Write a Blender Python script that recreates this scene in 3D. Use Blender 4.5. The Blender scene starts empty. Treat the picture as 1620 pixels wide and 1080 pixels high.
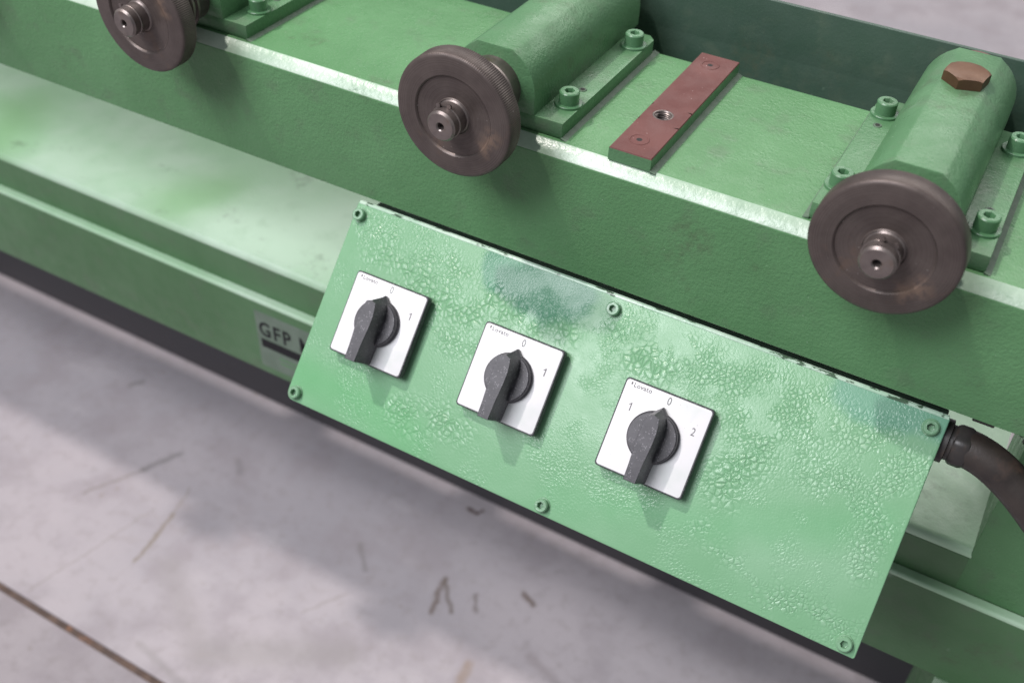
import bpy, bmesh, math, random
from mathutils import Vector, Matrix
random.seed(7)
C = bpy.context.scene.collection
sc = bpy.context.scene
MM = 0.001
ZF = 780.0                      # top of the upper beam above the floor, mm

# ------------------------------------------------------------------ camera
R = [(0.8679347575, 0.4957913885, 0.0296674183),
     (0.3469119275, -0.5623922053, -0.7505778587),
     (-0.3554453130, 0.6617445931, -0.6601156886)]
cd = bpy.data.cameras.new("camera")
cam = bpy.data.objects.new("camera", cd); C.objects.link(cam)
r, dn, f = [Vector(v) for v in R]
m = Matrix.Identity(4)
for i in range(3):
    m[i][0] = r[i]; m[i][1] = -dn[i]; m[i][2] = -f[i]
m.translation = Vector((243.884, -512.575, 342.429 + ZF)) * MM
cam.matrix_world = m
cd.sensor_width = 36; cd.lens = 1685.17 / 1620 * 36
cd.clip_start = 0.02; cd.clip_end = 100
cd.dof.use_dof = True; cd.dof.focus_distance = 0.655; cd.dof.aperture_fstop = 6.3
sc.camera = cam

# ------------------------------------------------------------------ world and lamps
w = bpy.data.worlds.new("World"); sc.world = w; w.use_nodes = True
bg = w.node_tree.nodes["Background"]
bg.inputs[0].default_value = (0.86, 0.92, 1.0, 1); bg.inputs[1].default_value = 0.30
def lamp(name, d, dist, sx, sy, power, col):
    l = bpy.data.lights.new(name, 'AREA'); l.shape = 'RECTANGLE'; l.size = sx; l.size_y = sy
    l.energy = power; l.color = col
    o = bpy.data.objects.new(name, l); C.objects.link(o)
    v = Vector(d).normalized()
    o.location = Vector((0.05, 0.05, ZF * MM)) + v * dist
    o.rotation_euler = v.to_track_quat('Z', 'Y').to_euler()
    return o
lamp("hall_and_fill_lamp", (-0.51, -0.155, 1.0), 6.5, 0.20, 0.20, 285, (1.0, 0.92, 0.885))
lamp("hall_and_fill_lamp", (-0.38, -0.63, 0.78), 6.0, 2.6, 2.6, 365, (0.95, 0.95, 1.0))  # broad front fill, added to brighten the zone under the machine
lamp("hall_and_fill_lamp", (0.15, 1.0, 1.0), 7.0, 9.0, 3.0, 350, (1.0, 0.985, 0.96))  # broad rear fill, added to brighten the tops and the deck
sc.view_settings.view_transform = 'Standard'; sc.view_settings.look = 'None'
sc.view_settings.gamma = 1; sc.view_settings.exposure = 0.0

# ------------------------------------------------------------------ node helpers
class NT:
    def __init__(s, name):
        s.m = bpy.data.materials.new(name); s.m.use_nodes = True
        s.t = s.m.node_tree; s.b = s.t.nodes["Principled BSDF"]
        s.co = s.t.nodes.new("ShaderNodeTexCoord").outputs["Object"]
    def n(s, kind, **kw):
        nd = s.t.nodes.new("ShaderNode" + kind)
        for k, v in kw.items(): setattr(nd, k, v)
        return nd
    def link(s, a, b):
        if hasattr(a, 'is_output'): s.t.links.new(a, b)
        else: b.default_value = a
    def math(s, op, a, b=None, c=None, clamp=False):
        nd = s.n("Math", operation=op); nd.use_clamp = clamp
        s.link(a, nd.inputs[0])
        if b is not None: s.link(b, nd.inputs[1])
        if c is not None: s.link(c, nd.inputs[2])
        return nd.outputs[0]
    def noise(s, scale, detail=3, rough=.55, vec=None, dist=0):
        nd = s.n("TexNoise"); s.t.links.new(vec or s.co, nd.inputs["Vector"])
        nd.inputs["Scale"].default_value = scale; nd.inputs["Detail"].default_value = detail
        nd.inputs["Roughness"].default_value = rough; nd.inputs["Distortion"].default_value = dist
        return nd.outputs["Fac"]
    def vor(s, scale, feature='F1', vec=None, out="Distance"):
        nd = s.n("TexVoronoi", feature=feature); s.t.links.new(vec or s.co, nd.inputs["Vector"])
        nd.inputs["Scale"].default_value = scale
        return nd.outputs[out]
    def ramp(s, fac, lo, hi, a=0., b=1.):
        nd = s.n("MapRange"); nd.interpolation_type = 'SMOOTHSTEP'
        s.link(fac, nd.inputs[0])
        for i, v in ((1, lo), (2, hi), (3, a), (4, b)): s.link(v, nd.inputs[i])
        return nd.outputs[0]
    def mix(s, fac, a, b):
        nd = s.n("Mix", data_type='RGBA')
        s.link(fac, nd.inputs[0])
        s.link(a if hasattr(a, 'is_output') else (*a, 1), nd.inputs[6])
        s.link(b if hasattr(b, 'is_output') else (*b, 1), nd.inputs[7])
        return nd.outputs[2]
    def vm(s, op, a, b=None):
        nd = s.n("VectorMath", operation=op); s.link(a, nd.inputs[0])
        if b is not None: s.link(b, nd.inputs[1])
        return nd
    def scalev(s, v):
        return s.vm('MULTIPLY', s.co, v).outputs[0]
    def seg(s, p, q, rad, soft, vec=None):
        """soft capsule mask round the segment p-q (mm, object space)"""
        p = Vector(p) * MM; q = Vector(q) * MM; d = q - p
        src = vec or s.co
        pa = s.vm('SUBTRACT', src, tuple(p)).outputs[0]
        if d.length > 1e-9:
            h = s.math('DIVIDE', s.vm('DOT_PRODUCT', pa, tuple(d)).outputs["Value"], d.length_squared, clamp=True)
            sc_ = s.vm('SCALE', tuple(d)); s.t.links.new(h, sc_.inputs["Scale"])
            pa = s.vm('SUBTRACT', pa, sc_.outputs[0]).outputs[0]
        L = s.vm('LENGTH', pa).outputs["Value"]
        return s.ramp(L, (rad + soft) * MM, max(rad - soft, 0) * MM)
    def warp(s, scale, amt):
        nd = s.n("TexNoise"); s.t.links.new(s.co, nd.inputs["Vector"])
        nd.inputs["Scale"].default_value = scale; nd.inputs["Detail"].default_value = 3
        k = s.vm('SUBTRACT', nd.outputs["Color"], (.5, .5, .5)).outputs[0]
        k = s.vm('MULTIPLY', k, (amt, amt, amt)).outputs[0]
        return s.vm('ADD', s.co, k).outputs[0]
    def bump(s, hgt, dist, strength=1.0, normal=None):
        nd = s.n("Bump"); s.t.links.new(hgt, nd.inputs["Height"])
        nd.inputs["Distance"].default_value = dist; s.link(strength, nd.inputs["Strength"])
        if normal is not None: s.t.links.new(normal, nd.inputs["Normal"])
        return nd.outputs[0]
    def out(s, col, rough=.5, metal=0., normal=None, spec=.5, coat=0, coat_r=.1):
        b = s.b.inputs
        s.link(col if hasattr(col, 'is_output') else (*col, 1), b["Base Color"])
        s.link(rough, b["Roughness"]); s.link(metal, b["Metallic"]); b["Specular IOR Level"].default_value = spec
        b["Coat Weight"].default_value = coat; b["Coat Roughness"].default_value = coat_r
        if normal is not None: s.t.links.new(normal, b["Normal"])
        return s.m
def mx(s, ms):
    o = ms[0]
    for k in ms[1:]: o = s.math('MAXIMUM', o, k)
    return o

# ------------------------------------------------------------------ materials
G1 = (0.086, 0.205, 0.088); G2 = (0.108, 0.245, 0.110); G3 = (0.052, 0.175, 0.075)
def paint(name, a, b, dirt=(.10, .13, .09), bumpk=1.0, rough=.33, blobs=(), blobcol=None, speck=.5, spec=.5):
    s = NT(name)
    big = s.noise(9, 3); mid = s.noise(45, 4)
    col = s.mix(s.ramp(big, .35, .68), a, b)
    for p, q, rad, soft, c in blobs:
        col = s.mix(s.seg(p, q, rad, soft, s.warp(14, .035)), col, c)
    col = s.mix(s.math('MULTIPLY', s.ramp(mid, .52, .75), .35), col, dirt)
    gr = s.math('MULTIPLY', s.ramp(s.noise(17, 6, .7), .56, .72), s.ramp(s.noise(140, 4, .7), .35, .65))
    col = s.mix(s.math('MULTIPLY', gr, .5), col, (.075, .085, .055))
    sc2 = s.ramp(s.noise(1.0, 4, .65, s.scalev((26, 260, 26))), .68, .73)
    col = s.mix(s.math('MULTIPLY', sc2, .35), col, (.26, .36, .27))
    # dry overspray specks and small chips
    sp = s.ramp(s.vor(260), .12, .05)
    gate = s.ramp(s.noise(120, 2), .58, .66)
    col = s.mix(s.math('MULTIPLY', s.math('MULTIPLY', sp, gate), speck), col, (.42, .55, .42))
    fine = s.noise(520, 3, .6); peel = s.noise(260, 3, .6); lump = s.noise(46, 2)
    n = s.bump(lump, .0007 * bumpk, .6)
    n = s.bump(peel, .00042 * bumpk, .9, n)
    n = s.bump(fine, .00026 * bumpk, .9, n)
    rg = s.ramp(s.noise(60, 3), .3, .7, rough - .07, rough + .12)
    return s.out(col, rg, 0, n, spec)
M = {}
M['beam'] = paint('green_paint', G1, G2, spec=.27)
M['bearing'] = paint('green_cast_paint', (.076, .178, .082), (.098, .212, .104), dirt=(.12, .145, .105), bumpk=.8, spec=.34)
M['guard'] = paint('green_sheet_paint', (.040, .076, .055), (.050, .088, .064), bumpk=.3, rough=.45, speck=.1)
M['bolt'] = paint('green_bolt_paint', (.07, .17, .08), (.095, .21, .11), bumpk=.4, rough=.28, speck=0)
M['screw'] = paint('mint_screw_paint', (.13, .28, .155), (.18, .33, .20), bumpk=.4, rough=.25, speck=0)
Mint = (.33, .50, .36)
M['base'] = paint('green_base_paint', (.064, .150, .062), (.082, .178, .080), bumpk=.5, rough=.40, speck=.1)
GP = (.25, .47, .20)
M['deck'] = paint('pale_mint_deck_with_light', (.36, .56, .36), (.48, .63, .48), dirt=(.35, .51, .35), bumpk=.5, rough=.42, speck=.1,  # pale mint, lightened so the colour holds the light on up-facing tops
                  blobs=[((-720, 130, 530), (-690, 60, 530), 26, 44, (.26, .46, .24)), ((-452, 90, 530), (-442, 122, 530), 16, 46, (.30, .50, .28)), ((-360, 80, 530), (-290, 160, 530), 26, 60, (.54, .70, .54)), ((200, 60, 530), (310, 150, 530), 60, 40, (.46, .63, .46))])  # leftmost green blob paints a shadow, pale blobs a sheen; the other is paint
M['shadow_core'] = NT('charcoal_shadow_core').out((.05, .047, .053), .6)  # dark colour standing in for the shadow core on the floor

def m_panel():
    s = NT('blistered_mint_paint')
    wv = s.warp(60, .006)
    big = s.noise(14, 3); 
    col = s.mix(s.ramp(big, .3, .75), (.160, .330, .184), (.18, .352, .205))
    # overspray clouds
    col = s.mix(s.math('MULTIPLY', s.seg((190, -105, 0), (235, -100, 0), 12, 16, s.warp(20, .03)), .45), col, (.26, .43, .29))
    col = s.mix(s.math('MULTIPLY', s.seg((-150, -120, 0), (-60, -135, 0), 12, 16, s.warp(20, .03)), .6), col, (.115, .335, .145))
    col = s.mix(s.math('MULTIPLY', s.seg((60, -128, 0), (250, -70, 0), 8, 14, s.warp(20, .04)), .35), col, (.135, .35, .17))
    wv2 = s.warp(26, .030)
    teal = mx(s, [s.seg((-36, 0, 0), (18, -2, 0), 17, 4, wv2), s.seg((-10, -10, 0), (6, -14, 0), 13, 5, wv2)])
    teal2 = s.seg((205, 4, 0), (256, 2, 0), 13, 5, wv2)
    # blister patches, cracked into cells
    seg_ = lambda L_: mx(s, [s.seg(p, q, rr, 11, s.warp(45, .02)) for p, q, rr in L_])
    patch = seg_((((-135, -18, 0), (-85, -26, 0), 5), ((-100, -26, 0), (-45, -40, 0), 9), ((-40, -26, 0), (25, -24, 0), 8),
        ((-70, -118, 0), (-28, -114, 0), 11), ((55, -14, 0), (95, -26, 0), 10), ((152, -78, 0), (166, -58, 0), 12)))
    patch2 = seg_((((-150, -4, 0), (-60, -14, 0), 10), ((-70, -60, 0), (-32, -60, 0), 7), ((110, -16, 0), (250, -20, 0), 16), ((150, -40, 0), (225, -55, 0), 12),
        ((244, -20, 0), (246, -90, 0), 10), ((205, -132, 0), (245, -128, 0), 9), ((150, -112, 0), (200, -122, 0), 5)))
    patch = s.math('MULTIPLY', patch, s.ramp(s.noise(55, 2), .30, .52))
    patch2 = s.math('MULTIPLY', patch2, s.ramp(s.noise(48, 2), .34, .54))
    cellf = s.vor(330, 'DISTANCE_TO_EDGE', s.warp(90, .004))
    wv3 = s.warp(120, .003)
    cell = s.vor(240, 'DISTANCE_TO_EDGE', wv); cell2 = s.vor(430, 'DISTANCE_TO_EDGE', wv3)
    crk = s.ramp(cell, .0, .11, 1, 0); crk2 = s.ramp(cell2, .0, .12, 1, 0)
    col = s.mix(s.math('MULTIPLY', s.math('MULTIPLY', crk, patch), .42), col, (.075, .24, .10))
    col = s.mix(s.math('MULTIPLY', s.math('MULTIPLY', s.ramp(cell, .12, .40), patch), .35), col, (.33, .50, .36))
    col = s.mix(s.math('MULTIPLY', s.math('MULTIPLY', s.ramp(cellf, .10, .40), patch2), .38), col, (.34, .50, .37))
    col = s.mix(s.math('MULTIPLY', s.math('MULTIPLY', s.ramp(cellf, 0, .12, 1, 0), patch2), .25), col, (.085, .25, .115))
    wide = s.ramp(s.noise(24, 3), .46, .64)
    col = s.mix(s.math('MULTIPLY', s.math('MULTIPLY', crk2, wide), .12), col, (.08, .25, .12))
    col = s.mix(s.math('MULTIPLY', teal, .72), col, (.06, .195, .125))
    col = s.mix(s.math('MULTIPLY', teal2, .6), col, (.10, .25, .19))
    dome = s.math('SQRT', s.ramp(cell, 0, .48)); dome2 = s.math('SQRT', s.ramp(cell2, 0, .5))
    n = s.bump(s.noise(700, 3, .6), .00016, .8)
    n = s.bump(dome2, .00020, s.math('MULTIPLY', wide, .9), n)
    n = s.bump(s.math('SQRT', s.ramp(cellf, 0, .45)), .00036, patch2, n)
    n = s.bump(dome, .00055, s.math('MULTIPLY', patch, 1.0), n)
    n = s.bump(s.noise(30, 2), .0007, .5, n)
    return s.out(col, s.ramp(s.noise(40, 3), .3, .7, .20, .34), 0, n, .30)
M['panel'] = m_panel()

def m_steel(name, a, b, rough=.38, metal=.75, rust=None, k=1.0):
    s = NT(name)
    col = s.mix(s.ramp(s.noise(55, 4), .3, .7), a, b)
    if rust: col = s.mix(s.math('MULTIPLY', s.ramp(s.noise(38, 5, .65), .58, .74), .8), col, rust)
    n = s.bump(s.noise(900, 2), .00008 * k, .7); n = s.bump(s.noise(120, 3), .0003 * k, .5, n)
    return s.out(col, s.ramp(s.noise(90, 3), .3, .7, rough - .06, rough + .14), metal, n)
def m_wheel():
    s = NT('turned_blackened_steel')
    col = s.mix(s.ramp(s.noise(55, 4), .3, .7), (.068, .051, .046), (.098, .076, .068))
    rad = s.vm('LENGTH', s.scalev((1, 0, 1))).outputs['Value']
    cb_ = s.n('CombineXYZ'); s.t.links.new(rad, cb_.inputs[0])
    rings = s.noise(1600, 2, .5, cb_.outputs[0])
    col = s.mix(s.math('MULTIPLY', s.ramp(rings, .35, .7), .25), col, (.19, .165, .155))
    sm = s.seg((22, 0, -14), (27, 0, -6), 3, 7, s.warp(60, .012))
    col = s.mix(s.math('MULTIPLY', s.math('MULTIPLY', sm, s.ramp(s.noise(160, 4), .35, .6)), .5), col, (.30, .20, .14))
    col = s.mix(s.math('MULTIPLY', s.ramp(s.noise(38, 5, .65), .58, .74), .6), col, (.15, .10, .075))
    sp = s.math('MULTIPLY', s.ramp(s.vor(240), .14, .06), s.ramp(s.noise(90, 2), .55, .66))
    col = s.mix(s.math('MULTIPLY', sp, .6), col, (.36, .33, .31))
    n = s.bump(rings, .00006, .8); n = s.bump(s.noise(700, 2), .00008, .7, n); n = s.bump(s.noise(60, 3), .0003, .5, n)
    return s.out(col, s.ramp(s.noise(90, 3), .3, .7, .40, .56), .45, n)
M['wheel'] = m_wheel()
M['hub'] = m_steel('worn_steel', (.15, .125, .118), (.23, .195, .18), .34, .7, (.16, .11, .08))
M['brass'] = m_steel('tarnished_brass', (.115, .060, .036), (.16, .085, .05), .45, .5, (.13, .06, .03))
M['roller'] = m_steel('brown_roller', (.11, .06, .05), (.14, .075, .06), .5, .3)
def m_bar():
    s = NT('red_oxide_steel')
    col = s.mix(s.ramp(s.noise(40, 4), .3, .7), (.105, .038, .034), (.140, .058, .052))
    sp = s.math('MULTIPLY', s.ramp(s.vor(330), .16, .07), s.ramp(s.noise(150, 2), .55, .65))
    col = s.mix(s.math('MULTIPLY', sp, .8), col, (.5, .38, .36))
    for cx, cy in ((-2, 17.5), (-2, 132)):
        pass
    n = s.bump(s.noise(600, 3), .00022, .8); n = s.bump(s.noise(90, 3), .0005, .5, n)
    return s.out(col, s.ramp(s.noise(70, 3), .3, .7, .5, .7), 0., n, .28)
M['bar'] = m_bar()
def m_edge():
    s = NT('worn_pale_edge_paint')
    chip = s.ramp(s.noise(55, 5, .7, s.scalev((1, 3, 3))), .56, .60)
    col = s.mix(s.ramp(s.noise(30, 4), .3, .7), (.30, .46, .34), (.46, .58, .48))
    col = s.mix(chip, col, (.055, .10, .06))
    return s.out(col, .3, 0, s.bump(s.noise(200, 3), .0005, .8))
M['edge'] = m_edge()
def m_edge_highlight():
    s = NT('pale_edge_highlight')  # pale colour paints the highlight band of the beam edge
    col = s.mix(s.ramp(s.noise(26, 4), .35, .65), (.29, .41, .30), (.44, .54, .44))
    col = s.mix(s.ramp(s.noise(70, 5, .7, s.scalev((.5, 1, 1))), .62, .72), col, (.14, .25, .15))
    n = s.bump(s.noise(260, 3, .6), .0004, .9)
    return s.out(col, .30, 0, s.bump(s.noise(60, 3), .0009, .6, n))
M['rim'] = m_edge_highlight()
def m_bead():
    s = NT('grey_sealant')
    col = s.mix(s.ramp(s.noise(160, 4), .35, .65), (.065, .115, .07), (.10, .145, .10))
    return s.out(col, .6, 0, s.bump(s.noise(400, 3), .0005, .8))
M['bead'] = m_bead()
def m_black():
    s = NT('black_plastic')
    col = s.mix(s.ramp(s.noise(80, 3), .35, .7), (.030, .028, .034), (.052, .049, .057))
    dust = s.math('MULTIPLY', s.ramp(s.vor(850), .42, .15), s.ramp(s.noise(260, 3), .46, .60))
    col = s.mix(s.math('MULTIPLY', dust, .65), col, (.26, .25, .27))
    return s.out(col, .42, 0, s.bump(s.noise(1500, 2), .00012, .8))
M['black'] = m_black()
def m_white():
    s = NT('white_switch_plate')
    col = s.mix(s.ramp(s.noise(30, 3), .5, .75), (.72, .71, .72), (.62, .65, .63))
    col = s.mix(s.math('MULTIPLY', s.seg((-22, -16, 0), (-20, -19, 0), 2, 8, s.warp(60, .012)), .30), col, (.45, .68, .48))
    col = s.mix(s.math('MULTIPLY', s.seg((14, -26, 0), (22, -25, 0), 2, 7, s.warp(60, .012)), .25), col, (.45, .68, .48))
    col = s.mix(s.math('MULTIPLY', s.ramp(s.noise(420, 2), .70, .76), .4), col, (.35, .33, .32))
    return s.out(col, .36, 0, s.bump(s.noise(300, 3), .00005, .5))
M['white'] = m_white()
M['ink'] = NT('grey_ink').out((.10, .095, .10), .5)
M['rubber'] = m_steel('black_brown_hose', (.022, .017, .015), (.042, .032, .027), .40, 0., (.07, .045, .035), 2)
M['gland'] = m_steel('black_gland', (.020, .018, .018), (.035, .03, .028), .38, 0., (.11, .075, .05))
M['dark'] = NT('dark_hole').out((.012, .010, .010), .7)
M['rust'] = m_steel('rusty_joint_strip', (.060, .040, .033), (.105, .066, .05), .7, .1, (.26, .11, .05))
def m_stick():
    s = NT('faded_sticker')
    col = s.mix(s.ramp(s.noise(60, 3), .3, .7), (.115, .165, .12), (.145, .195, .15))
    return s.out(col, .35)
M['sticker'] = m_stick()
M['sink'] = NT('sticker_print').out((.016, .016, .018), .6, spec=.2)

def m_floor():
    s = NT('polished_concrete')
    big = s.noise(2.2, 5, .6); mid = s.noise(9, 5, .62); fine = s.noise(60, 4, .6)
    col = s.mix(s.ramp(big, .35, .65), (.315, .283, .300), (.262, .242, .262))
    col = s.mix(s.math('MULTIPLY', s.ramp(mid, .46, .64), .60), col, (.225, .197, .212))
    col = s.mix(s.math('MULTIPLY', s.ramp(s.noise(5, 4, .6, s.scalev((1.0, 3.0, 1))), .55, .75), .35), col, (.38, .35, .366))
    col = s.mix(s.math('MULTIPLY', s.ramp(fine, .50, .68), .34), col, (.21, .185, .188))
    spots = s.math('MULTIPLY', s.ramp(s.vor(34, vec=s.warp(60, .012)), .16, .06), s.ramp(s.noise(7, 2), .55, .62))
    col = s.mix(s.math('MULTIPLY', spots, .55), col, (.20, .165, .15))
    wv = s.warp(70, .010)
    for p, q, rad, soft, c, k in (
        ((-195, 123), (-207, 171), 2.5, 4, (.19, .14, .12), .75), ((-207, 171), (-174, 133), 1.5, 4, (.19, .15, .13), .65),
        ((-160, 172), (-148, 150), 1.5, 4, (.22, .18, .17), .6), ((-240, 285), (-226, 283), 2, 4, (.10, .06, .05), .85), ((-222, 292), (-226, 283), 1, 3, (.10, .06, .05), .8),
        ((-108, 202), (-92, 196), 2.5, 5, (.17, .12, .10), .75), ((-112, 50), (-117, 84), 2, 7, (.34, .25, .19), .6),
        ((-560, -8), (-572, 72), 1.8, 3, (.27, .22, .17), .75), ((-572, 72), (-585, 120), .6, 3, (.34, .29, .26), .5),
        ((-662, 112), (-700, 40), 1.2, 4, (.30, .26, .25), .6), ((-640, 160), (-662, 112), 3, 6, (.24, .22, .22), .6),
        ((-640, -110), (-600, 70), .6, 2, (.33, .29, .27), .45), ((-800, 225), (-790, 240), 3, 6, (.24, .22, .22), .55),
        ((-390, -60), (-250, 20), 14, 22, (.36, .33, .33), .45), ((-520, 10), (-400, -70), 10, 20, (.36, .325, .33), .4),
        ((-330, 40), (-300, 90), .8, 3, (.33, .29, .28), .4), ((-470, -95), (-380, -110), 2, 6, (.33, .3, .3), .4), ((-330, 160), (-300, 130), 1.5, 5, (.27, .24, .24), .5),
        ((-60, 130), (20, 100), 2, 8, (.33, .28, .29), .45), ((20, 60), (60, 45), 3, 7, (.28, .23, .23), .5), ((-560, 190), (-545, 175), 3, 6, (.27, .24, .25), .5)):
        col = s.mix(s.math('MULTIPLY', s.seg((*p, 0), (*q, 0), rad, soft, wv), min(1, k * 1.2)), col, tuple(v * .58 for v in c))
    col = s.mix(s.math('MULTIPLY', s.ramp(s.noise(420, 3, .7), .52, .72), .28), col, (.20, .175, .18))
    pore = s.math('MULTIPLY', s.ramp(s.vor(210), .13, .06), s.ramp(s.noise(40, 2), .52, .62))
    col = s.mix(s.math('MULTIPLY', pore, .6), col, (.15, .13, .13))
    for sv, th_ in (((3, 90, 1), .3), ((70, 5, 1), 1.1)):
        rot = s.n("VectorRotate"); s.t.links.new(s.co, rot.inputs["Vector"]); rot.inputs["Axis"].default_value = (0, 0, 1); rot.inputs["Angle"].default_value = th_
        st_ = s.vm('MULTIPLY', rot.outputs[0], sv).outputs[0]
        col = s.mix(s.math('MULTIPLY', s.ramp(s.noise(1.4, 3, .6, st_), .62, .70), .22), col, (.24, .21, .21))
    n = s.bump(s.noise(150, 4), .0006, .4)
    return s.out(col, s.ramp(mid, .3, .7, .42, .62), 0, n, .4)
M['floor'] = m_floor()

# ------------------------------------------------------------------ mesh builder (all lengths in mm)
class MB:
    def __init__(s): s.bm = bmesh.new()
    def prism(s, pts, axis, a, b, cuts=0):
        """extrude a polygon (two coordinates) along axis from a to b"""
        def P(p, t):
            return {'x': (t, p[0], p[1]), 'y': (p[0], t, p[1]), 'z': (p[0], p[1], t)}[axis]
        ts = [a + (b - a) * i / (cuts + 1) for i in range(cuts + 2)]
        rings = [[s.bm.verts.new(P(p, t)) for p in pts] for t in ts]
        n = len(pts)
        for A, B in zip(rings, rings[1:]):
            for i in range(n): s.bm.faces.new((A[i], A[(i + 1) % n], B[(i + 1) % n], B[i]))
        s.bm.faces.new(rings[0][::-1]); s.bm.faces.new(rings[-1])
        return s
    def box(s, x0, x1, y0, y1, z0, z1):
        return s.prism([(x0, y0), (x1, y0), (x1, y1), (x0, y1)], 'z', z0, z1)
    def lathe(s, prof, axis='y', c=(0, 0, 0), seg=48, rmod=None, close=False):
        """profile [(radius, along)] turned about axis through c"""
        rings = []
        for k, (rad, h) in enumerate(prof):
            ring = []
            if rad < 1e-6:
                ring = [s.bm.verts.new(s._ax(axis, 0, 0, h, c))] * seg
            else:
                for i in range(seg):
                    t = 2 * math.pi * i / seg; rr = rad + (rmod(k, i) if rmod else 0)
                    ring.append(s.bm.verts.new(s._ax(axis, rr * math.cos(t), rr * math.sin(t), h, c)))
            rings.append(ring)
        for A, B in zip(rings, rings[1:]):
            for i in range(seg):
                j = (i + 1) % seg; q = []
                for v in (A[i], A[j], B[j], B[i]):
                    if v not in q: q.append(v)
                if len(q) > 2: s.bm.faces.new(q)
        return s
    def _ax(s, axis, u, v, h, c):
        p = {'x': (h, u, v), 'y': (u, h, v), 'z': (u, v, h)}[axis]
        return (p[0] + c[0], p[1] + c[1], p[2] + c[2])
    def tube(s, path, rad, seg=20, cap=True):
        path = [Vector(p) for p in path]; rings = []; up = Vector((0, 1, .1)).normalized()
        for i, p in enumerate(path):
            t = (path[min(i + 1, len(path) - 1)] - path[max(i - 1, 0)]).normalized()
            a = (up - t * up.dot(t)).normalized(); b = t.cross(a)
            rr = rad(i) if callable(rad) else rad
            rings.append([s.bm.verts.new(p + a * rr * math.cos(2 * math.pi * k / seg) + b * rr * math.sin(2 * math.pi * k / seg)) for k in range(seg)])
        for A, B in zip(rings, rings[1:]):
            for i in range(seg): s.bm.faces.new((A[i], A[(i + 1) % seg], B[(i + 1) % seg], B[i]))
        if cap: s.bm.faces.new(rings[0][::-1]); s.bm.faces.new(rings[-1])
        return s
    def loft(s, rings):
        R_ = [[s.bm.verts.new(p) for p in r_] for r_ in rings]; n = len(R_[0])
        for A, B in zip(R_, R_[1:]):
            for i in range(n): s.bm.faces.new((A[i], A[(i + 1) % n], B[(i + 1) % n], B[i]))
        s.bm.faces.new(R_[0][::-1]); s.bm.faces.new(R_[-1])
        return s
    def build(s, name, mat, parent=None, bevel=0, bseg=2, smooth=35, off=(0, 0, 0), ang=25):
        bm = s.bm
        bmesh.ops.recalc_face_normals(bm, faces=bm.faces)
        if bevel:
            es = [e for e in bm.edges if len(e.link_faces) == 2 and e.calc_face_angle(0) > math.radians(ang)]
            bmesh.ops.bevel(bm, geom=es, offset=bevel, offset_type='OFFSET', segments=bseg, profile=.5, affect='EDGES', clamp_overlap=True)
        bmesh.ops.translate(bm, verts=bm.verts, vec=off)
        bmesh.ops.scale(bm, verts=bm.verts, vec=(MM,) * 3)
        me = bpy.data.meshes.new(name); bm.to_mesh(me); bm.free()
        me.materials.append(M[mat])
        me.shade_smooth(); me.set_sharp_from_angle(angle=math.radians(smooth))
        o = bpy.data.objects.new(name, me); C.objects.link(o)
        if parent: o.parent = parent
        return o
def tag(o, label=None, cat=None, group=None, kind=None):
    for k, v in (('label', label), ('category', cat), ('group', group), ('kind', kind)):
        if v: o[k] = v
    return o
def thing(name, label, cat, loc, group=None, rot=None):
    o = bpy.data.objects.new(name, None); C.objects.link(o); o.empty_display_size = .01
    o.location = Vector((loc[0], loc[1], loc[2] + ZF)) * MM
    if rot: o.rotation_euler = rot
    return tag(o, label, cat, group)
def copy_tree(o, parent=None):
    c = o.copy(); C.objects.link(c)
    if parent: c.parent = parent
    for ch in list(o.children): copy_tree(ch, c)
    return c
def text(name, body, size, mat, parent, loc, depth=.05, rot=None, align='CENTER', bold=0, sx=1.0, sp=1.0):
    cu = bpy.data.curves.new(name, 'FONT'); cu.body = body; cu.size = size * MM; cu.align_x = align; cu.align_y = 'CENTER'
    cu.extrude = depth * MM; cu.offset = bold * MM; cu.resolution_u = 3; cu.space_character = sp
    t = bpy.data.objects.new(name, cu); C.objects.link(t)
    bpy.context.view_layer.update()
    me = bpy.data.meshes.new_from_object(t.evaluated_get(bpy.context.evaluated_depsgraph_get()))
    bpy.data.objects.remove(t); bpy.data.curves.remove(cu)
    me.name = name; me.materials.clear(); me.materials.append(M[mat])
    o = bpy.data.objects.new(name, me); C.objects.link(o); o.parent = parent
    o.location = Vector(loc) * MM; o.scale = (sx, 1, 1)
    if rot: o.rotation_euler = rot
    return o

# ------------------------------------------------------------------ floor
fl = MB().box(-6000, 6000, -4000, 9000, -80, -40).build('floor', 'floor'); tag(fl, kind='structure')
MB().box(-6000, 6000, -117.6, 9000, -39.9, 0).build('slab', 'floor', fl, 1.2)
MB().box(-6000, 6000, -4000, -126.4, -39.9, 0).build('slab', 'floor', fl, 1.2)
MB().box(-6000, 6000, -126.2, -117.8, -39.8, -2.2).build('joint_strip', 'rust', fl)

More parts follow.
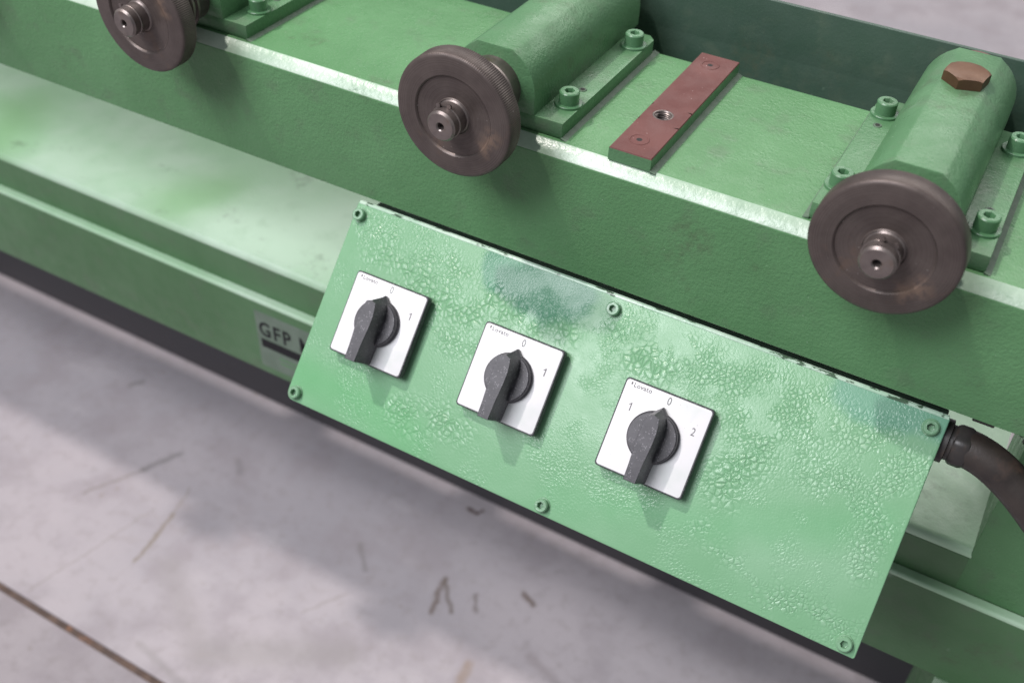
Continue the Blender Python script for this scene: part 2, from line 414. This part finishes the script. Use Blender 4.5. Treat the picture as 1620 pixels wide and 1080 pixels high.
# ------------------------------------------------------------------ machine frame
fr = thing('machine_frame', 'long green painted steel machine bed with two stacked beams and a raised rear guard', 'machine bed', (0, 0, -ZF))
OFF = (0, 0, ZF)
def rounded(pts, radii, seg=6):
    out = []
    n = len(pts)
    for i, p in enumerate(pts):
        rad = radii[i]
        p = Vector(p)
        if rad <= 0: out.append(tuple(p)); continue
        a = (Vector(pts[i - 1]) - p).normalized(); b = (Vector(pts[(i + 1) % n]) - p).normalized()
        half = a.angle(b) / 2; t = rad / math.tan(half)
        c = p + (a + b).normalized() * rad / math.sin(half)
        s0 = p + a * t - c; s1 = p + b * t - c
        for k in range(seg + 1):
            u = k / seg; ang = s0.angle(s1)
            v = (s0 * math.sin((1 - u) * ang) + s1 * math.sin(u * ang)) / math.sin(ang)
            out.append(tuple(c + v))
    return out
XL, XR = -1500, 800
MB().prism(rounded([(0, -6.4), (8.4, 0), (156, 0), (156, -88), (0, -88)], [2.0, 2.0, 3, 3, .4], 5), 'x', XL, XR).build('upper_beam', 'beam', fr, off=OFF, smooth=50)
MB().prism([(.55, -6.3), (.75, -6.05), (8.0, -.5), (8.35, -.3), (8.2, -.6), (1.0, -6.2)][::-1] if False else [(.25, -6.35), (.5, -5.75), (7.9, -.15), (8.7, .1), (8.6, -.6), (1.0, -6.5)], 'x', XL, XR).build('beam_edge_highlight', 'rim', fr, off=OFF, smooth=60)  # thin strip that carries the painted highlight along the chamfer
MB().prism(rounded([(49.5, -292.4), (194, -292.4), (194, -386), (49.5, -386)], [3.5, 2, 2, 2], 5), 'x', XL, XR).build('lower_beam', 'base', fr, off=OFF, smooth=50)
MB().box(XL, 311, 58, 193, -293, -258.2).build('raised_block', 'base', fr, off=OFF)
MB().prism(rounded([(57.5, -250), (202, -250), (202, -258), (57.5, -258)], [6, 2, 1, 1.5], 6), 'x', XL, 311.5).build('lit_deck_plate', 'deck', fr, off=OFF, smooth=50)  # thin top added to carry the brighter, lit colour of the base
MB().prism(rounded([(49.2, -292.1), (57.4, -292.1), (57.4, -294), (49.2, -296)], [2.5, 0, 0, .5], 5), 'x', XL, XR).build('lit_ledge_strip', 'deck', fr, off=OFF, smooth=50)  # ledge takes the same lit colour as the deck
MB().box(XL, XR, 309, 315, -779, -680).build('shadow_core_plate', 'shadow_core', fr, .8, off=OFF)  # added dark plate in place of the shadow band under the machine
MB().box(309.5, 430, 57.5, 150, -292, -88.3).build('post', 'beam', fr, 1.2, off=OFF)
MB().box(-1300, -1180, 57.5, 150, -292, -88.3).build('post', 'beam', fr, 1.2, off=OFF)
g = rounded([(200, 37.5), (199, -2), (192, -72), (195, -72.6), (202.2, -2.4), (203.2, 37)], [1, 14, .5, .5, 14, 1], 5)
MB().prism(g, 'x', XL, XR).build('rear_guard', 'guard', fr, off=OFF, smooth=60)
for x in (324, -1450):
    MB().prism([(50.5, -386.5), (-20, -455), (-20, -776), (190, -776), (190, -386.5)], 'x', x, x + 130).build('leg', 'base', fr, 2, off=OFF)
    MB().box(x - 20, x + 150, -60, 230, -780, -776.2).build('foot_plate', 'beam', fr, 1, off=OFF)
# sticker on the lower beam
st = MB().box(-336, -170, 49.1, 49.6, -376, -306).build('sticker', 'sticker', fr, off=OFF); tag(st, 'faded printed sticker reading GFP M')
RX = (math.pi / 2, 0, 0)
text('lettering', 'GFP M', 24, 'sink', st, (-333, 49.05, -327.5 + ZF), .06, RX, 'LEFT', .6, .84, 1.2)
MB().box(-332, -176, 48.95, 49.3, -350, -339.5).build('printed_bar', 'sink', st, off=OFF)
for k in range(2):
    MB().box(-312, -190 - 20 * k, 49.0, 49.3, -358.4 - 6 * k, -356.4 - 6 * k).build('printed_line', 'beam', st, off=OFF)

# ------------------------------------------------------------------ bearing housings
def sock_screw(parent, x, y, z, rad=6.5, h=8, mat='bolt', washer=True, name='cap_screw'):
    n = 24; hexr = rad * .50
    def hexp(i):
        t = 2 * math.pi * i / n; k = (t + math.pi / 6) % (math.pi / 3) - math.pi / 6
        q = hexr * math.cos(math.pi / 6) / math.cos(k); return (q * math.cos(t), q * math.sin(t))
    cir = lambda r_: [(r_ * math.cos(2 * math.pi * i / n), r_ * math.sin(2 * math.pi * i / n)) for i in range(n)]
    hx = [hexp(i) for i in range(n)]
    tw = random.uniform(0, 6.28); hx = [(a * math.cos(tw) - c * math.sin(tw), a * math.sin(tw) + c * math.cos(tw)) for a, c in hx]
    i0 = round(-tw / (2 * math.pi) * n) % n; hx = hx[i0:] + hx[:i0]
    b = MB(); rings = [(cir(rad), 0), (cir(rad), h - .7), (cir(rad - .7), h), ([(a * 1.1, c * 1.1) for a, c in hx], h), (hx, h - .5), (hx, h - rad * .8), ([(a * .05, c * .05) for a, c in hx], h - rad * .95)]
    b.loft([[(x + p[0], y + p[1], z + hh) for p in ring] for ring, hh in rings])
    o = b.build(name, mat, parent, smooth=40)
    if washer:
        MB().lathe([(rad - .5, -1.6), (9, -1.6), (9, -.3), (8.7, 0), (rad - .5, 0)], 'z', (x, y, z), 32).build('washer', mat, o)
    return o
def make_bearing(label):
    t = thing('bearing_housing', label, 'bearing', (-57.2, 11.5, 0), 'bearing housings bolted along the beam')
    # flange: chamfered rear corners
    fpl = [(-49, 0), (49, 0), (49, 138), (44, 143.5), (-44, 143.5), (-49, 138)]
    MB().prism(fpl, 'z', .3, 11).build('flange', 'bearing', t, .7)
    prof = [(-29, 10.5), (-29, 24)]
    for a in range(10, 61, 10):
        prof.append((-29 * math.cos(math.radians(a)), 24 + 29 * math.sin(math.radians(a))))
    prof += [(-12.5, 50.6), (12.5, 50.6)]
    for a in range(60, 9, -10):
        prof.append((29 * math.cos(math.radians(a)), 24 + 29 * math.sin(math.radians(a))))
    prof += [(29, 24), (29, 10.5)]
    b = MB().prism(prof, 'y', -.4, 155.5)
    b.build('housing_body', 'bearing', t, .8, smooth=42, ang=60)
    for x in (-40.5, 40.5):
        for y in (24.5, 122):
            sock_screw(t, x, y, 12.6)
    for x, y in ((39.5, 46), (-40.5, 105.5)):
        MB().lathe([(0, 11.35), (1.6, 11.35), (2.6, 11.5), (2.9, 11.05)], 'z', (x, y, 0), 20).build('pin_hole', 'bead', t)
        MB().lathe([(0, 11.5), (1.5, 11.5), (1.5, 11.3)], 'z', (x, y, 0), 16).build('pin', 'dark', t)
    # sealant smeared along the flange foot
    for sgn in (-1, 1):
        MB().prism([(sgn * 48.5, 0.05), (sgn * 52.3, 0.05), (sgn * 51.5, .4), (sgn * 48.5, 1.5)], 'y', -1, 143).build('sealant_bead', 'bead', t)
    pl = MB()
    def hexr(i, R_):
        q = (i * 10 - 20) % 60 - 30
        return R_ * math.cos(math.radians(30)) / math.cos(math.radians(q))
    def ring(R_, z, hx_=True, k=1.0):
        return [((hexr(i, R_) if hx_ else R_) * k * math.cos(math.radians(i * 10)), 110.5 + (hexr(i, R_) if hx_ else R_) * k * math.sin(math.radians(i * 10)), z) for i in range(36)]
    def cham(R_, z0):
        return [(p[0], p[1], z0 - max(0, math.hypot(p[0], p[1] - 110.5) - 12.3) * .75) for p in ring(R_, 0)]
    pl.loft([ring(13.7, 50.7), cham(13.7, 57.2), ring(11.9, 57.2, False), ring(11.5, 57.3, False)])
    pl.build('plug', 'brass', t, smooth=40)
    MB().lathe([(0, 155), (25.6, 155.2), (25.6, 159), (15, 161.5), (15, 182)], 'y', (0, 0, 24), 48).build('roller_end', 'roller', t)
    return t
b2 = make_bearing('green bearing housing behind the middle handwheel, left of the red-brown bar')
b3 = copy_tree(b2); b3.location.x = 199.2 * MM
tag(b3, 'rightmost green bearing housing with a brass hexagon plug on its rounded top')
b1 = copy_tree(b2); b1.location.x = -307.5 * MM
tag(b1, 'leftmost green bearing housing cut off by the top of the picture')
for x, lb in ((-560, 'next green bearing housing along the beam to the left of the picture'), (-815, 'second green bearing housing along the beam outside the picture on the left')):
    b0 = copy_tree(b2); b0.location.x = x * MM; tag(b0, lb)
# ------------------------------------------------------------------ handwheels
def make_wheel(label, knurl=True):
    t = thing('handwheel', label, 'handwheel', (-57.2, -38, 24.3), 'knurled handwheels in front of the bearings')
    Rw = 39.7
    n = 760 if knurl else 128
    def kn(k, i):
        return (-.22 if (i % 4) < 2 else .12) if 3 <= k <= 4 and knurl else 0
    pr = [(26.2, .0), (Rw - 2.4, 0), (Rw - .7, .5), (Rw, 1.6), (Rw, 12.4), (Rw - 1.2, 13.6), (20, 13.6)]
    MB().lathe(pr, 'y', (0, 0, 0), n, kn).build('rim', 'wheel', t, smooth=50)
    MB().lathe([(26.4, -.1), (25.6, .5), (25.2, 1.3), (18, 1.9), (11.8, 1.6), (11.2, .9)], 'y', (0, 0, 0), 96).build('web', 'wheel', t, smooth=30)
    hb = MB().lathe([(11.3, 1.5), (10.1, .2), (9.9, -5.6), (8.6, -5.8), (8.6, -7.3), (9.7, -7.5), (9.7, -11.9), (8.4, -13.3), (2.9, -13.3), (2.2, -12.6), (1.9, -9)], 'y', (0, 0, 0), 64).build('hub', 'hub', t, smooth=30)
    MB().lathe([(0, -9.4), (2.1, -9.4)], 'y', (0, 0, 0), 24).build('centre_hole', 'dark', hb)
    # snap ring: an open ring with two ears
    ring = []
    for i in range(33):
        a = math.radians(118 + 320 * i / 32); ring.append((9.6 * math.cos(a), -6.5, 9.6 * math.sin(a)))
    sr = MB().tube(ring, .75, 8)
    for a in (118, 78):
        a = math.radians(a); sr.lathe([(0, -7.2), (1.5, -7.2), (1.5, -5.9), (0, -5.9)], 'y', (11 * math.cos(a), 0, 11 * math.sin(a)), 12)
    sr.build('snap_ring', 'hub', hb)
    pr = [(21, 13)]
    for k in range(5):
        y = 15 + k * 4.6
        pr += [(20.6, y), (22.3, y + .8), (22.3, y + 2.4), (20.6, y + 3.2)]
    MB().lathe(pr + [(19, 39), (19, 50)], 'y', (0, 0, 0), 64).build('threaded_collar', 'hub', t)
    return t
w2 = make_wheel('middle dark steel handwheel standing off from its bearing with a knurled rim')
w3 = make_wheel('', False); w3.location = Vector((199.2, -33.5, 24.3 + ZF)) * MM; w3.rotation_euler.y = .35
tag(w3, 'largest dark steel handwheel at the right, with a brownish rust smear on its face')
w1 = copy_tree(w2); w1.location = Vector((-307.5, -38, 24.3 + ZF)) * MM; w1.rotation_euler.y = -.9
tag(w1, 'dark steel handwheel at the top left, cut off by the picture edge')
for x, lb in ((-560, 'next dark steel handwheel along the beam to the left of the picture'), (-815, 'second dark steel handwheel along the beam outside the picture on the left')):
    w0 = copy_tree(w2); w0.location = Vector((x, -38, 24.3 + ZF)) * MM; w0.rotation_euler.y = 2.2 - x * .01; tag(w0, lb)
# ------------------------------------------------------------------ red brown bar
br = thing('mounting_bar', 'red-brown flat steel bar with green sides lying across the beam top', 'steel bar', (40, 6.5, 0))
def bar_mesh():
    b = MB().box(-14, 14, 0, 148, .3, 8.4); return b
bmb = bar_mesh(); bmb.bm.normal_update(); bmb.bm.faces.ensure_lookup_table()
bmesh.ops.delete(bmb.bm, geom=[f_ for f_ in bmb.bm.faces if f_.calc_center_median().z > 8.3], context='FACES_ONLY')
bb = bmb.build('bar_body', 'bearing', br)
tp = MB()
# top face with a threaded hole cut through it: ring of quads round the hole, then strips
hx, hy, hr, n = -1.5, 52.5, 5.6, 32
hx, hy, hr, n = -1.5, 52.5, 5.6, 32
cirp = [(hx + hr * math.cos(2 * math.pi * i / n), hy + hr * math.sin(2 * math.pi * i / n)) for i in range(n)]
sq = []
for i in range(n):
    a = 2 * math.pi * i / n; c_, s_ = math.cos(a), math.sin(a)
    k = min((13.6 - hx) / c_ if c_ > 1e-6 else 1e9, (-13.6 - hx) / c_ if c_ < -1e-6 else 1e9, 11.5 / abs(s_) if abs(s_) > 1e-6 else 1e9)
    sq.append((hx + k * c_, hy + k * s_))
bb2 = tp.bm
V0 = [bb2.verts.new((*p, 9.05)) for p in cirp]; V1 = [bb2.verts.new((*p, 9.05)) for p in sq]
for i in range(n): bb2.faces.new((V0[i], V0[(i + 1) % n], V1[(i + 1) % n], V1[i]))
F = lambda *ps: bb2.faces.new([bb2.verts.new(p) for p in ps])
F((-13.6, 64, 9.05), (13.6, 64, 9.05), (13.6, 147.6, 9.05), (-13.6, 147.6, 9.05))
F((-13.6, .4, 9.05), (13.6, .4, 9.05), (13.6, 41, 9.05), (-13.6, 41, 9.05))
a_, b_ = [(-13.6, .4), (13.6, .4), (13.6, 147.6), (-13.6, 147.6)], [(-14, 0), (14, 0), (14, 148), (-14, 148)]
for i in range(4):
    j = (i + 1) % 4; F((*b_[i], 8.4), (*b_[j], 8.4), (*a_[j], 9.05), (*a_[i], 9.05))
bmesh.ops.remove_doubles(bb2, verts=bb2.verts, dist=.01)
tp.build('top_face', 'bar', br)
th = MB(); pr = [(6.7, 9.07), (6.3, 9.25), (5.7, 9.1), (5.2, 8.5)]
for k in range(6): pr += [(5.6, 8.0 - k * 1.25), (4.75, 7.4 - k * 1.25)]
th.lathe(pr, 'z', (hx, hy, 0), 40).build('threaded_hole', 'hub', br, smooth=20)
MB().lathe([(0, .9), (5.5, .9)], 'z', (hx, hy, 0), 24).build('hole_bottom', 'dark', br)
for y in (17, 132.5):
    p = MB().lathe([(0, 9.15), (4.9, 9.15), (5.2, 9.08), (5.6, 9.45), (6.1, 9.45), (6.5, 9.08)], 'z', (-1.7, y, 0), 32).build('plug_disc', 'bar', br)
    MB().lathe([(0, 9.2), (1.7, 9.2), (1.9, 9.15)], 'z', (-1.7, y, 0), 16).build('centre_mark', 'dark', p)
MB().prism([(13.5, 0.05), (17.5, 0.05), (16.5, .4), (13.5, 1.2)], 'y', -.5, 148.2).build('sealant_bead', 'bead', br)

# ------------------------------------------------------------------ control box on the tilted plane
T = .7463; YP, ZP = -8.033, -98.206
ROT = (math.pi / 2 - T, 0, 0)
def pan(x, v, h=0):
    return (x, YP - math.sin(T) * v - math.cos(T) * h, ZP - math.cos(T) * v + math.sin(T) * h)
cb = thing('control_box', 'sloping green control box with blistered mint paint hung under the upper beam', 'control box', (0, YP, ZP), None, ROT)
def loc2(y, z):
    dy, dz = y - YP, z - ZP
    return (dy * math.sin(T) + dz * math.cos(T), -dy * math.cos(T) + dz * math.sin(T))
prof = [(-3.0, -2.6), (-140.5, -2.6)] + [loc2(*p) for p in ((-84, -206), (-47, -206), (-47, -148.5), (4, -148.5), (20, -104), (1, -104))]
MB().prism(prof, 'x', -157.5, 259.0).build('box_body', 'guard', cb, 1)
# front panel sheet with rounded lower-left corner
pp = rounded([(-160, 9.2), (-160, -143.0), (260.6, -143.0), (260.6, 9.2)], [1.5, 6, 1.5, 1.5], 5)
MB().prism(pp, 'z', -2.5, 0).build('front_panel', 'panel', cb, .8, bseg=3)
MB().prism([(7.4, -2.7), (10.2, -2.7), (10.2, -1.1), (9.0, .3), (7.4, .3)], 'x', -159, 260).build('top_flange', 'edge', cb, .3)
for x, v in ((-154.6, .5), (47.5, .2), (252.5, .2), (-152.6, 136.6), (50.1, 136.6), (252.5, 136.6)):
    sock_screw(cb, x, -v, .6, 4.6, 3.8, 'screw', False, 'panel_screw')
    MB().lathe([(4.3, 0.05), (5.4, 0.05), (5.2, .6), (4.3, .6)], 'z', (x, -v, 0), 28).build('screw_washer', 'screw', cb)
# ------------------------------------------------------------------ rotary switches
def make_switch(label):
    t = thing('rotary_switch', label, 'rotary switch', pan(-105.5, 67.1), 'rotary switches on the control box', ROT)
    sqr = lambda h, r_: rounded([(-h, -h), (h, -h), (h, h), (-h, h)], [r_] * 4, 4)
    b = MB().loft([[(*p, 0.05) for p in sqr(28.6, 2)], [(*p, 3.2) for p in sqr(28.6, 2)], [(*p, 3.3) for p in sqr(30.0, 2.4)], [(*p, 8.3) for p in sqr(30.0, 2.4)], [(*p, 8.9) for p in sqr(29.5, 2.2)]])
    b.build('base_plate', 'black', t, smooth=40)
    fp = MB().loft([[(*p, 8.8) for p in sqr(28.9, 2)], [(*p, 9.15) for p in sqr(28.9, 2)], [(*p, 9.3) for p in sqr(28.6, 1.8)]]).build('face_plate', 'white', t)
    k = MB().lathe([(16.9, 9.2), (16.9, 11.2), (16.3, 11.8), (16.0, 14.6), (15.4, 15.2), (12, 15.3), (0, 15.3)], 'z', (0, 0, 0), 72).build('knob_disc', 'black', t, smooth=30)
    half0 = [(0, 20.2), (4.8, 15.5), (7.4, 10.5), (8.3, 4), (7.9, -4), (6.9, -11), (6.1, -19), (5.9, -28.6)]
    half1 = [(0, 18.8), (4.6, 14.6), (6.7, 10), (7.6, 4), (7.2, -4), (6.2, -11), (5.5, -19), (5.2, -28.8)]
    half2 = [(0, 14.6), (3.5, 13.2), (4.6, 9.5), (5.3, 4), (5.2, -4), (4.7, -11), (4.2, -19), (4.0, -29)]
    full = lambda hf, z: [(x, y, z) for x, y in hf] + [(-x, y, z) for x, y in hf[:0:-1]]
    MB().loft([full(half0, 10.2), full(half0, 13.5), full(half1, 16), full(half2, 29.8)]).build('handle', 'black', t, .22, smooth=14, ang=28)
    return t, fp
sw1, f1 = make_switch('leftmost rotary switch, white plate with 0 and 1, nearest the sticker')
sw2 = copy_tree(sw1); sw2.location = Vector(pan(0, 67.1)) * MM + Vector((0, 0, ZF * MM))
tag(sw2, 'middle rotary switch, white plate with 0 and 1, green overspray along its lower edge')
sw3 = copy_tree(sw1); sw3.location = Vector(pan(104.26, 67.1)) * MM + Vector((0, 0, ZF * MM))
tag(sw3, 'rightmost rotary switch, white plate marked 1, 0 and 2')
for sw, marks in ((sw1, (('0', 1, 24.9), ('1', 21.6, 12.8))), (sw2, (('0', 1, 24.6), ('1', 22, 12.2))), (sw3, (('0', 1.3, 24.6), ('1', -20.8, 12.6), ('2', 22, 12.4)))):
    face = [c for c in sw.children if c.name.startswith('face_plate')][0]
    for ch, x, y in marks:
        if ch == '1':
            one = MB().prism([(-.35, -2.7), (.4, -2.7), (.4, 2.7), (-.1, 2.7), (-1.5, 1.5), (-1.5, .8), (-.35, 1.7)], 'z', 9.31, 9.36).build('lettering', 'ink', face)
            one.location = Vector((x, y, 0)) * MM
        else: text('lettering', ch, 7.3, 'ink', face, (x, y, 9.34), .03, sx=.8)
    text('lettering', 'Lovato', 4.2, 'ink', face, (-23.8, 26.4, 9.34), .03, align='LEFT', bold=.08, sx=1.0, sp=1.08)
    MB().box(-25.8, -24.6, 26.1, 27.9, 9.31, 9.36).build('emblem', 'ink', face)

# ------------------------------------------------------------------ hoses
hs = thing('cable_hose', 'thick dark brown hose bending down from the right end of the control box', 'hose', (262, 2, -113))
MB().lathe([(0, -2.5), (13.6, -2.5), (13.6, 2.2), (11, 2.8), (11, 5)], 'x', (0, 0, 0), 36).build('flange_nut', 'gland', hs)
hexn = [(14.2 * math.cos(math.radians(60 * i + 12)), 14.2 * math.sin(math.radians(60 * i + 12))) for i in range(6)]
MB().prism(hexn, 'x', 4.6, 15).build('gland_nut', 'gland', hs, 2.5)
def bez(p0, p1, p2, p3, n):
    p0, p1, p2, p3 = map(Vector, (p0, p1, p2, p3))
    return [p0 * (1 - t) ** 3 + 3 * p1 * t * (1 - t) ** 2 + 3 * p2 * t * t * (1 - t) + p3 * t ** 3 for t in [i / n for i in range(n + 1)]]
MB().tube(bez((6, 0, 0), (26, 0, 3), (52, -4, -8), (110, -18, -66), 30), 11.8, 28).build('hose', 'rubber', hs)
h2 = thing('ribbed_conduit', 'black ribbed conduit running out under the upper beam at the right edge', 'conduit', (290, 60, -125))
MB().tube(bez((0, 0, 23), (26, -46, 26), (36, -40, 8), (52, -52, -45), 60), lambda i: 10.2 + (1.3 if i % 4 < 2 else -.9), 20).build('conduit', 'gland', h2)
cl = MB().prism([(2, -88.3), (20, -88.3), (20, -91.5), (2, -91.5)], 'x', 271.5, 284).build('cable_clip', 'gland', None, .6, off=OFF)
tag(cl, 'small dark clip under the lower edge of the upper beam above the hose', 'clip')
